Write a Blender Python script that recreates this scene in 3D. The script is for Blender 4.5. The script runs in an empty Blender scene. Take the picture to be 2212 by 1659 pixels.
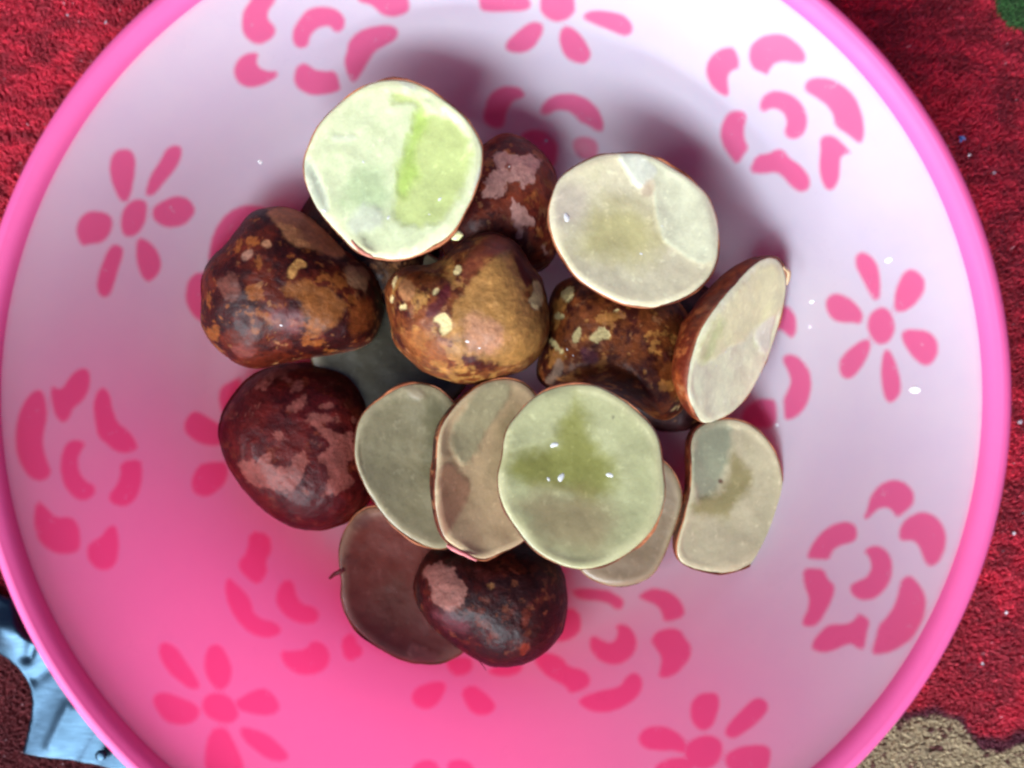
import bpy, math, random
import numpy as np
from mathutils import Vector, Matrix

scene = bpy.context.scene
col = scene.collection
U = 0.01                       # all numbers below are centimetres; meshes are stored in metres

# ------------------------------------------------------------------ camera, world, lamps, exposure
CAM_H = 21.3
FPX = 1659.0                   # focal length in pixels of a 2212 px wide picture
cam_d = bpy.data.cameras.new('camera')
cam_d.sensor_fit = 'HORIZONTAL'
cam_d.sensor_width = 36.0
cam_d.lens = 36.0 * FPX / 2212.0
cam_d.clip_start = 0.005
cam_d.clip_end = 20.0
cam_d.dof.use_dof = True
cam_d.dof.focus_distance = (CAM_H - 3.2) * U
cam_d.dof.aperture_fstop = 7.0
cam = bpy.data.objects.new('camera', cam_d)
col.objects.link(cam)
cam.location = (0, 0, CAM_H * U)
cam.rotation_euler = (0, 0, 0)
scene.camera = cam

world = bpy.data.worlds.new('World')
scene.world = world
world.use_nodes = True
bg = world.node_tree.nodes['Background']
bg.inputs['Color'].default_value = (0.44, 0.48, 1.0, 1)
bg.inputs['Strength'].default_value = 0.27

def area(name, direction, dist, sx, sy, power, color, target=(0.5, 0.5, 2.0)):
    l = bpy.data.lights.new(name, 'AREA')
    l.shape = 'RECTANGLE'; l.size = sx * U; l.size_y = sy * U
    l.energy = power; l.color = color
    o = bpy.data.objects.new(name, l); col.objects.link(o)
    d = Vector(direction).normalized()
    t = Vector(target)
    o.location = (t + d * dist) * U
    o.rotation_euler = d.to_track_quat('Z', 'Y').to_euler()
    return o
area('window_lamp', (-0.40, -0.84, 0.76), 110, 92, 50, 28.5, (0.84, 0.92, 1.0))
area('low_fill_lamp', (-0.34, -0.92, 0.17), 110, 90, 18, 17.5, (0.86, 0.90, 1.0))  # added low fill that makes the bowl wall glow from outside
area('doorway_lamp', (-0.84, -0.36, 0.86), 110, 26, 26, 3.5, (0.86, 0.90, 1.0))

scene.view_settings.view_transform = 'Standard'
scene.view_settings.look = 'None'
scene.view_settings.exposure = 0.0
scene.view_settings.gamma = 1.0
scene.render.engine = 'CYCLES'
try:
    scene.cycles.max_bounces = 10
    scene.cycles.transmission_bounces = 8
    scene.cycles.diffuse_bounces = 6
    scene.cycles.filter_width = 2.4
except Exception:
    pass

# ------------------------------------------------------------------ helpers
def lin(c):
    c = np.asarray(c, float) / 255.0
    return np.where(c <= 0.04045, c / 12.92, ((c + 0.055) / 1.055) ** 2.4)

CROPS = {'D0': (0, 0, 1 / 0.54 and 0.54), 'A': (0, 0, 1.58), 'B': (1350, 0, 1.58), 'C': (2696, 0, 1.58), 'D': (0, 1000, 1.58),
         'E': (2696, 1000, 1.58), 'F': (0, 2022, 1.58), 'G': (1350, 2022, 1.58), 'H': (2696, 2022, 1.58),
         's1': (1100, 250, 1.952), 's2': (2100, 560, 2.011), 's3': (2600, 950, 1.952), 's4': (780, 780, 2.304),
         's5': (1500, 850, 2.2125), 's6': (1800, 500, 2.37), 's7': (2100, 1100, 2.37), 's8': (1950, 1450, 1.746),
         's9': (1380, 1450, 1.952), 's11': (2550, 1600, 2.074), 's13': (800, 1380, 2.024), 's14': (1280, 1950, 1.975),
         'px': (0, 0, 0.54)}
def P(tag, flat):
    ox, oy, s = CROPS[tag]
    a = np.array(flat, float).reshape(-1, 2)
    return (a / s + (ox, oy)) * 0.54
def circ(cx, cy, rx, ry=None, n=24, rot=0.0):
    ry = ry or rx
    t = np.linspace(0, 2 * np.pi, n, endpoint=False)
    x = rx * np.cos(t); y = ry * np.sin(t)
    c, s = math.cos(rot), math.sin(rot)
    return np.stack([cx + c * x - s * y, cy + s * x + c * y], 1)
def chaikin(p, n=2):
    for _ in range(n):
        q = np.roll(p, -1, 0)
        p = np.stack([p * .75 + q * .25, p * .25 + q * .75], 1).reshape(-1, 2)
    return p
def sdf(pts, poly):
    """signed distance (negative inside)"""
    a = poly; b = np.roll(poly, -1, 0)
    d = np.full(len(pts), 1e9); inside = np.zeros(len(pts), bool)
    for (ax, ay), (bx, by) in zip(a, b):
        ex, ey = bx - ax, by - ay
        wx, wy = pts[:, 0] - ax, pts[:, 1] - ay
        t = np.clip((wx * ex + wy * ey) / (ex * ex + ey * ey + 1e-12), 0, 1)
        d = np.minimum(d, (wx - ex * t) ** 2 + (wy - ey * t) ** 2)
        if ay != by:
            c = (pts[:, 1] >= min(ay, by)) & (pts[:, 1] < max(ay, by)) & \
                (pts[:, 0] < ax + (pts[:, 1] - ay) * ex / ey)
            inside ^= c
    d = np.sqrt(d)
    return np.where(inside, -d, d)
def px_of(v):
    """picture position of a point (cm), used to carry traced marks onto the surfaces"""
    k = FPX / (CAM_H - v[:, 2])
    return np.stack([1106 + v[:, 0] * k, 829.5 - v[:, 1] * k], 1)
def at(px, py, z):
    k = (CAM_H - z) / FPX
    return np.array([(px - 1106) * k, (829.5 - py) * k, z])

def _hash(ix, iy, iz, seed):
    h = (ix.astype(np.int64) * 374761393 + iy.astype(np.int64) * 668265263 + iz.astype(np.int64) * 2147483647 + seed * 1274126177) & 0xffffffff
    h = ((h ^ (h >> 13)) * 1274126177) & 0xffffffff
    h = h ^ (h >> 16)
    return (h & 0xffff) / 65535.0
def vnoise(p, seed=0):
    i = np.floor(p).astype(np.int64); f = p - i
    f = f * f * (3 - 2 * f)
    r = 0
    for dx in (0, 1):
        for dy in (0, 1):
            for dz in (0, 1):
                w = (f[:, 0] if dx else 1 - f[:, 0]) * (f[:, 1] if dy else 1 - f[:, 1]) * (f[:, 2] if dz else 1 - f[:, 2])
                r = r + w * _hash(i[:, 0] + dx, i[:, 1] + dy, i[:, 2] + dz, seed)
    return r * 2 - 1
def fbm(p, seed=0, octv=4, gain=.5):
    r = 0; a = 1; n = 0
    for k in range(octv):
        r = r + a * vnoise(p * (2 ** k) + 17.3 * k, seed + k); n += a; a *= gain
    return r / n
def smooth(x, a, b):
    t = np.clip((x - a) / (b - a), 0, 1)
    return t * t * (3 - 2 * t)

def link_mesh(name, verts, faces, mat=None, parent=None, smooth_sh=True, attrs=None, colors=None):
    me = bpy.data.meshes.new(name)
    v = np.asarray(verts, float) * U
    me.from_pydata(v.tolist(), [], faces if isinstance(faces, list) else faces.tolist())
    if smooth_sh:
        me.polygons.foreach_set('use_smooth', [True] * len(me.polygons))
    if attrs:
        for k, a in attrs.items():
            at_ = me.attributes.new(k, 'FLOAT', 'POINT')
            at_.data.foreach_set('value', np.asarray(a, np.float32))
    if colors is not None:
        ca = me.color_attributes.new('tint', 'FLOAT_COLOR', 'POINT')
        c4 = np.concatenate([colors, np.ones((len(colors), 1))], 1).astype(np.float32)
        ca.data.foreach_set('color', c4.ravel())
    me.update()
    o = bpy.data.objects.new(name, me)
    col.objects.link(o)
    if mat: me.materials.append(mat)
    if parent: o.parent = parent; o.matrix_parent_inverse = parent.matrix_world.inverted() if False else Matrix.Translation(-parent.location)
    return o
def thing(name, label, cat, loc=(0, 0, 0), group=None):
    o = bpy.data.objects.new(name, None); col.objects.link(o)
    o.empty_display_size = 0.01
    o.location = Vector(loc) * U
    tag(o, label, cat, group); return o
def tag(o, label=None, cat=None, group=None, kind=None):
    if label: o['label'] = label
    if cat: o['category'] = cat
    if group: o['group'] = group
    if kind: o['kind'] = kind
    return o
def grid_faces(nr, nt, start=0, flip=False):
    f = []
    r = np.arange(nr - 1)[:, None] * nt; t = np.arange(nt)[None, :]
    a = r + t; b = r + (t + 1) % nt; c = b + nt; d = a + nt
    q = np.stack([a, b, c, d] if not flip else [a, d, c, b], -1).reshape(-1, 4) + start
    return q.tolist()

# ------------------------------------------------------------------ materials
class NT:
    def __init__(s, name):
        s.m = bpy.data.materials.new(name); s.m.use_nodes = True
        s.t = s.m.node_tree; s.n = s.t.nodes; s.l = s.t.links
        for x in list(s.n): s.n.remove(x)
        s.out = s.n.new('ShaderNodeOutputMaterial')
    def node(s, typ, ins=None, **kw):
        n = s.n.new(typ)
        for k, v in kw.items(): setattr(n, k, v)
        for k, v in (ins or {}).items():
            if hasattr(v, 'is_linked') or hasattr(v, 'links'): s.l.new(v, n.inputs[k])
            else: n.inputs[k].default_value = v
        return n
    def math(s, op, a, b=0.0, clamp=False):
        n = s.node('ShaderNodeMath', {0: a, 1: b}, operation=op); n.use_clamp = clamp; return n.outputs[0]
    def mix(s, f, a, b, typ='MIX'):
        n = s.n.new('ShaderNodeMix'); n.data_type = 'RGBA'; n.blend_type = typ
        for i, v in ((0, f), (6, a), (7, b)):
            if hasattr(v, 'links'): s.l.new(v, n.inputs[i])
            else: n.inputs[i].default_value = v
        return n.outputs[2]
    def rng(s, v, a, b, c=0.0, d=1.0, sm=False):
        n = s.node('ShaderNodeMapRange', {0: v, 1: a, 2: b, 3: c, 4: d})
        if sm: n.interpolation_type = 'SMOOTHSTEP'
        return n.outputs[0]
    def noise(s, scale, detail=3, rough=.5, vec=None):
        ins = {'Scale': scale, 'Detail': detail, 'Roughness': rough}
        if vec is not None: ins['Vector'] = vec
        return s.node('ShaderNodeTexNoise', ins)
    def end(s, sock): s.l.new(sock, s.out.inputs[0]); return s.m
def c4(c): return tuple(float(x) for x in lin(c)) + (1,)

def bowl_material(name, kind):
    t = NT(name)
    tc = t.node('ShaderNodeTexCoord').outputs['Object']
    pink = c4((232, 70, 140)); outer = (0.86, 0.035, 0.15, 1)
    n1 = t.noise(700, 2, .5, tc).outputs['Fac']
    if kind == 'inner':
        sd = t.node('ShaderNodeAttribute', attribute_name='print_distance').outputs['Fac']
        wob = t.noise(420, 2, .5, tc).outputs['Fac']
        sd2 = t.math('ADD', sd, t.math('MULTIPLY', t.math('SUBTRACT', wob, .5), 3.0))
        msk = t.rng(sd2, -7.5, 7.5, 1.0, 0.0, True)
        wear = t.noise(330, 4, .65, tc).outputs['Fac']
        smear = t.noise(45, 6, .7, tc).outputs['Fac']
        msk = t.math('MULTIPLY', msk, t.rng(wear, .62, .74, 1.0, .72))
        white = t.mix(t.rng(smear, .35, .65), (0.73, 0.86, 0.98, 1), (0.80, 0.93, 1.0, 1))
        base = t.mix(msk, white, (0.92, 0.20, 0.42, 1))
        tcol = t.mix(msk, (0.98, 0.66, 0.80, 1), (0.98, 0.34, 0.54, 1))
        fac = .63
    else:
        base = outer if kind == 'outer' else (0.86, 0.13, 0.36, 1)
        tcol = (0.98, 0.16, 0.40, 1) if kind == 'outer' else (0.95, 0.20, 0.46, 1)
        fac = .78 if kind == 'outer' else .25
    bmp = t.node('ShaderNodeBump', {'Height': n1, 'Strength': .05, 'Distance': .0004}).outputs[0]
    scr = t.noise(60, 5, .7, tc).outputs['Fac']
    rgh = t.rng(scr, .3, .7, .24, .46) if kind == 'inner' else t.rng(scr, .3, .7, .42, .6)
    p = t.node('ShaderNodeBsdfPrincipled', {'Base Color': base, 'Roughness': rgh, 'IOR': 1.45, 'Normal': bmp})
    p.inputs['Coat Weight'].default_value = .12 if kind == 'inner' else 0.0
    p.inputs['Coat Roughness'].default_value = .2
    tr = t.node('ShaderNodeBsdfTranslucent', {'Color': tcol})
    mx = t.node('ShaderNodeMixShader', {0: fac, 1: p.outputs[0], 2: tr.outputs[0]})
    return t.end(mx.outputs[0])
M_IN = bowl_material('bowl_inner_plastic', 'inner')
M_OUT = bowl_material('bowl_outer_plastic', 'outer')
M_RIM = bowl_material('bowl_rim_plastic', 'rim')

def shell_material():
    t = NT('bean_skin')
    tc = t.node('ShaderNodeTexCoord').outputs['Object']
    a = t.node('ShaderNodeVertexColor', layer_name='tint').outputs['Color']
    n1 = t.noise(900, 5, .6, tc).outputs['Fac']
    n2 = t.noise(2600, 3, .6, tc).outputs['Fac']
    k = t.rng(n1, .25, .75, .72, 1.30)
    cc = t.node('ShaderNodeCombineColor', {0: k, 1: k, 2: k}).outputs[0]
    base = t.mix(1.0, a, cc, 'MULTIPLY')
    lum = t.node('ShaderNodeRGBToBW', {0: a}).outputs[0]
    h = t.math('ADD', t.math('MULTIPLY', n1, 1.0), t.math('MULTIPLY', n2, .3))
    h = t.math('SUBTRACT', h, t.math('MULTIPLY', lum, 2.2))
    bmp = t.node('ShaderNodeBump', {'Height': h, 'Strength': .42, 'Distance': .0007}).outputs[0]
    p = t.node('ShaderNodeBsdfPrincipled', {'Base Color': base, 'Roughness': t.rng(n1, .3, .7, .42, .6), 'Normal': bmp})
    p.inputs['Specular IOR Level'].default_value = .16
    p.inputs['Subsurface Weight'].default_value = .06
    p.inputs['Subsurface Radius'].default_value = (1, .35, .15)
    p.inputs['Subsurface Scale'].default_value = .0012
    p.inputs['Coat Weight'].default_value = .16
    p.inputs['Coat Roughness'].default_value = .30
    return t.end(p.outputs[0])
def kernel_material():
    t = NT('bean_flesh')
    tc = t.node('ShaderNodeTexCoord').outputs['Object']
    a = t.node('ShaderNodeVertexColor', layer_name='tint').outputs['Color']
    n1 = t.noise(260, 5, .6, tc).outputs['Fac']
    n2 = t.noise(1500, 3, .6, tc).outputs['Fac']
    k = t.math('MULTIPLY', t.rng(n1, .3, .7, .92, 1.05), t.rng(n2, .3, .7, .94, 1.05))
    cc = t.node('ShaderNodeCombineColor', {0: k, 1: k, 2: k}).outputs[0]
    base = t.mix(1.0, a, cc, 'MULTIPLY')
    h = t.math('ADD', t.math('MULTIPLY', n1, 1.0), t.math('MULTIPLY', n2, .3))
    bmp = t.node('ShaderNodeBump', {'Height': h, 'Strength': .14, 'Distance': .0007}).outputs[0]
    p = t.node('ShaderNodeBsdfPrincipled', {'Base Color': base, 'Roughness': t.rng(n1, .3, .7, .34, .5), 'Normal': bmp})
    p.inputs['Subsurface Weight'].default_value = .22
    p.inputs['Subsurface Radius'].default_value = (1, .75, .4)
    p.inputs['Subsurface Scale'].default_value = .0022
    p.inputs['Coat Weight'].default_value = .22
    p.inputs['Coat Roughness'].default_value = .08
    return t.end(p.outputs[0])
M_SKIN = shell_material(); M_FLESH = kernel_material()

# ------------------------------------------------------------------ the surface underneath: carpet
def carpet_color(p):
    """albedo of the woven design at points p (cm)"""
    n = len(p)
    q = np.stack([p[:, 0] * 1.6, p[:, 1] * 3.2, np.zeros(n)], 1)
    f = fbm(q, 3, 4); g = fbm(q * 2.7 + 5, 9, 3)
    red = lin((208, 30, 56)); deep = lin((150, 14, 34)); bright = lin((222, 62, 82))
    w = smooth(f, -.35, .35)[:, None]
    c = deep * (1 - w) + red * w
    w = smooth(g, .2, .7)[:, None] * .5
    c = c * (1 - w) + bright * w
    px = px_of(np.concatenate([p[:, :2], np.zeros((n, 1))], 1))
    warp = fbm(np.stack([p[:, 0] * 2.2, p[:, 1] * 2.2, np.full(n, 3.)], 1), 21, 4) * 26
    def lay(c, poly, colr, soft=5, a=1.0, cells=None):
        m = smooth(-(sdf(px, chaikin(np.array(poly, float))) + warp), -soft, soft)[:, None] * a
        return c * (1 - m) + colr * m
    c = lay(c, [(1840, 1560), (1930, 1535), (2090, 1545), (2105, 1590), (2150, 1605), (2300, 1560), (2700, 1560), (2700, 2100), (1700, 2100), (1700, 1700)], lin((84, 12, 34)), 12)
    cream = lin((180, 162, 124))[None] * np.ones((n, 1)) * (1 + .25 * g[:, None])
    spk = smooth(fbm(np.stack([p[:, 0] * 5.5, p[:, 1] * 5.5, np.full(n, 1.)], 1), 55, 2), .33, .5)[:, None]
    cream = cream * (1 - spk) + lin((96, 48, 40)) * spk
    m = smooth(-(sdf(px, chaikin(np.array([(1820, 1590), (1930, 1552), (2085, 1560), (2100, 1625), (2150, 1640), (2230, 1610), (2700, 1600), (2700, 2100), (1650, 2100), (1700, 1700)], float))) + warp * .7), -3, 3)[:, None]
    c = c * (1 - m) + cream * m
    green = lin((52, 108, 44))
    m = smooth(-(sdf(px, chaikin(np.array([(2150, -60), (2160, 20), (2172, 55), (2200, 66), (2260, 70), (2330, -20), (2300, -80)], float))) + warp * .5), -3, 3)[:, None]
    c = c * (1 - m) + green * m
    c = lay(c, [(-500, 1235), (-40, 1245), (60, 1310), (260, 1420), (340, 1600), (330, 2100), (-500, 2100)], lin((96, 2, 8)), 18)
    return c

def carpet_material(name, rough):
    t = NT(name)
    tc = t.node('ShaderNodeTexCoord').outputs['Object']
    a = t.node('ShaderNodeVertexColor', layer_name='tint').outputs['Color']
    n1 = t.noise(900, 4, .7, tc).outputs['Fac']
    k = t.rng(n1, .25, .75, .82, 1.15)
    cc = t.node('ShaderNodeCombineColor', {0: k, 1: k, 2: k}).outputs[0]
    base = t.mix(1.0, a, cc, 'MULTIPLY')
    bmp = t.node('ShaderNodeBump', {'Height': n1, 'Strength': .4, 'Distance': .001}).outputs[0]
    p = t.node('ShaderNodeBsdfPrincipled', {'Base Color': base, 'Roughness': rough, 'Normal': bmp})
    p.inputs['Sheen Weight'].default_value = .15
    p.inputs['Sheen Tint'].default_value = (1, .5, .6, 1)
    return t.end(p.outputs[0])
M_CARPET = carpet_material('carpet_backing', .95)
M_PILE = carpet_material('carpet_yarn', .75)

BX, BY = -0.415, -0.245        # bowl centre
rng = np.random.default_rng(7)
xs = np.linspace(-32, 32, 321); ys = np.linspace(-28, 28, 281)
gx, gy = np.meshgrid(xs, ys)
gv = np.stack([gx.ravel(), gy.ravel(), np.zeros(gx.size)], 1)
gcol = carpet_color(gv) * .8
gv[:, 2] = -.14 + .05 * fbm(gv * 1.3, 5, 3) - .03
nx = len(xs)
ii = (np.arange(len(ys) - 1)[:, None] * nx + np.arange(nx - 1)[None, :]).ravel()
gf = np.stack([ii, ii + 1, ii + 1 + nx, ii + nx], 1)
carpet = link_mesh('carpet', gv, gf, M_CARPET, colors=gcol)
tag(carpet, 'red woven carpet with a cream patch and a green leaf tip in its design', None, kind='structure')

def make_pile():
    N = 260000
    p = np.stack([rng.uniform(-15.5, 15.5, N), rng.uniform(-11.8, 11.8, N)], 1)
    r = np.hypot(p[:, 0] - BX, p[:, 1] - BY)
    p = p[r > 9.0]; n = len(p)
    h = rng.uniform(.09, .13, n); rad = rng.uniform(.014, .028, n)
    ff = fbm(np.stack([p[:, 0] * .9, p[:, 1] * .9, np.zeros(n)], 1), 77, 3)
    ang = rng.normal(.5, .9, n) + 1.5 * ff; ln = rng.uniform(0.3, 0.9, n)
    lx = np.cos(ang) * ln * h * .9 + .12 * ff; ly = np.sin(ang) * ln * h * .45 + .05
    a0 = rng.uniform(0, 2 * np.pi, n)
    z0 = np.full(n, -.15)
    V = np.zeros((n, 7, 3))
    for k in range(3):
        a = a0 + k * 2.0944
        V[:, k] = np.stack([p[:, 0] + rad * np.cos(a), p[:, 1] + rad * np.sin(a), z0], 1)
        V[:, 3 + k] = np.stack([p[:, 0] + lx * .45 + rad * 1.05 * np.cos(a), p[:, 1] + ly * .45 + rad * 1.05 * np.sin(a), z0 + h * .65], 1)
    V[:, 6] = np.stack([p[:, 0] + lx, p[:, 1] + ly, z0 + h], 1)
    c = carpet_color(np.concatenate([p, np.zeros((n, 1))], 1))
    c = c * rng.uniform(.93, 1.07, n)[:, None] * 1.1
    light = rng.random(n) < .002
    c[light] = c[light] * .4 + lin((215, 170, 175)) * .6
    C = np.repeat(c[:, None, :], 7, 1)
    C[:, :3] *= .92
    base = (np.arange(n) * 7)[:, None]
    F = []
    quads = np.concatenate([base + np.array([[k, (k + 1) % 3, 3 + (k + 1) % 3, 3 + k]]) for k in range(3)], 0)
    tris = np.concatenate([base + np.array([[3 + k, 3 + (k + 1) % 3, 6]]) for k in range(3)], 0)
    F = quads.tolist() + tris.tolist()
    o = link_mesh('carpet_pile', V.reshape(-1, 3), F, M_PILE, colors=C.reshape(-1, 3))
    tag(o, 'short fuzzy red pile of the carpet around the bowl', 'carpet pile', kind='stuff')
make_pile()

# ------------------------------------------------------------------ the bowl
PROF = np.array([(0, .5), (2, .5), (4, .5), (5.3, .53), (6.1, .68), (6.8, 1.0), (7.4, 1.5), (8.0, 2.25), (8.5, 3.05), (8.98, 3.9), (9.46, 4.75), (9.92, 5.5), (10.04, 5.72)])
def wall_z(r): return np.interp(r, PROF[:, 0], PROF[:, 1])
def resample(pr, n):
    # smooth the profile, then arc-length resample
    t = np.arange(len(pr)); tt = np.linspace(0, len(pr) - 1, 400)
    x = np.interp(tt, t, pr[:, 0]); y = np.interp(tt, t, pr[:, 1])
    k = np.hanning(41); k /= k.sum()
    xp = np.pad(x, 20, mode='reflect', reflect_type='odd'); yp = np.pad(y, 20, mode='reflect', reflect_type='odd')
    x = np.convolve(xp, k, 'valid'); y = np.convolve(yp, k, 'valid')
    s = np.concatenate([[0], np.cumsum(np.hypot(np.diff(x), np.diff(y)))])
    q = np.linspace(0, s[-1], n)
    return np.stack([np.interp(q, s, x), np.interp(q, s, y)], 1)
def revolve(pr, nt):
    th = np.linspace(0, 2 * np.pi, nt, endpoint=False)
    r = pr[:, 0][:, None]; z = pr[:, 1][:, None]
    v = np.stack([BX + r * np.cos(th), BY + r * np.sin(th), z + 0 * th], -1)
    return v.reshape(-1, 3)

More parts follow.
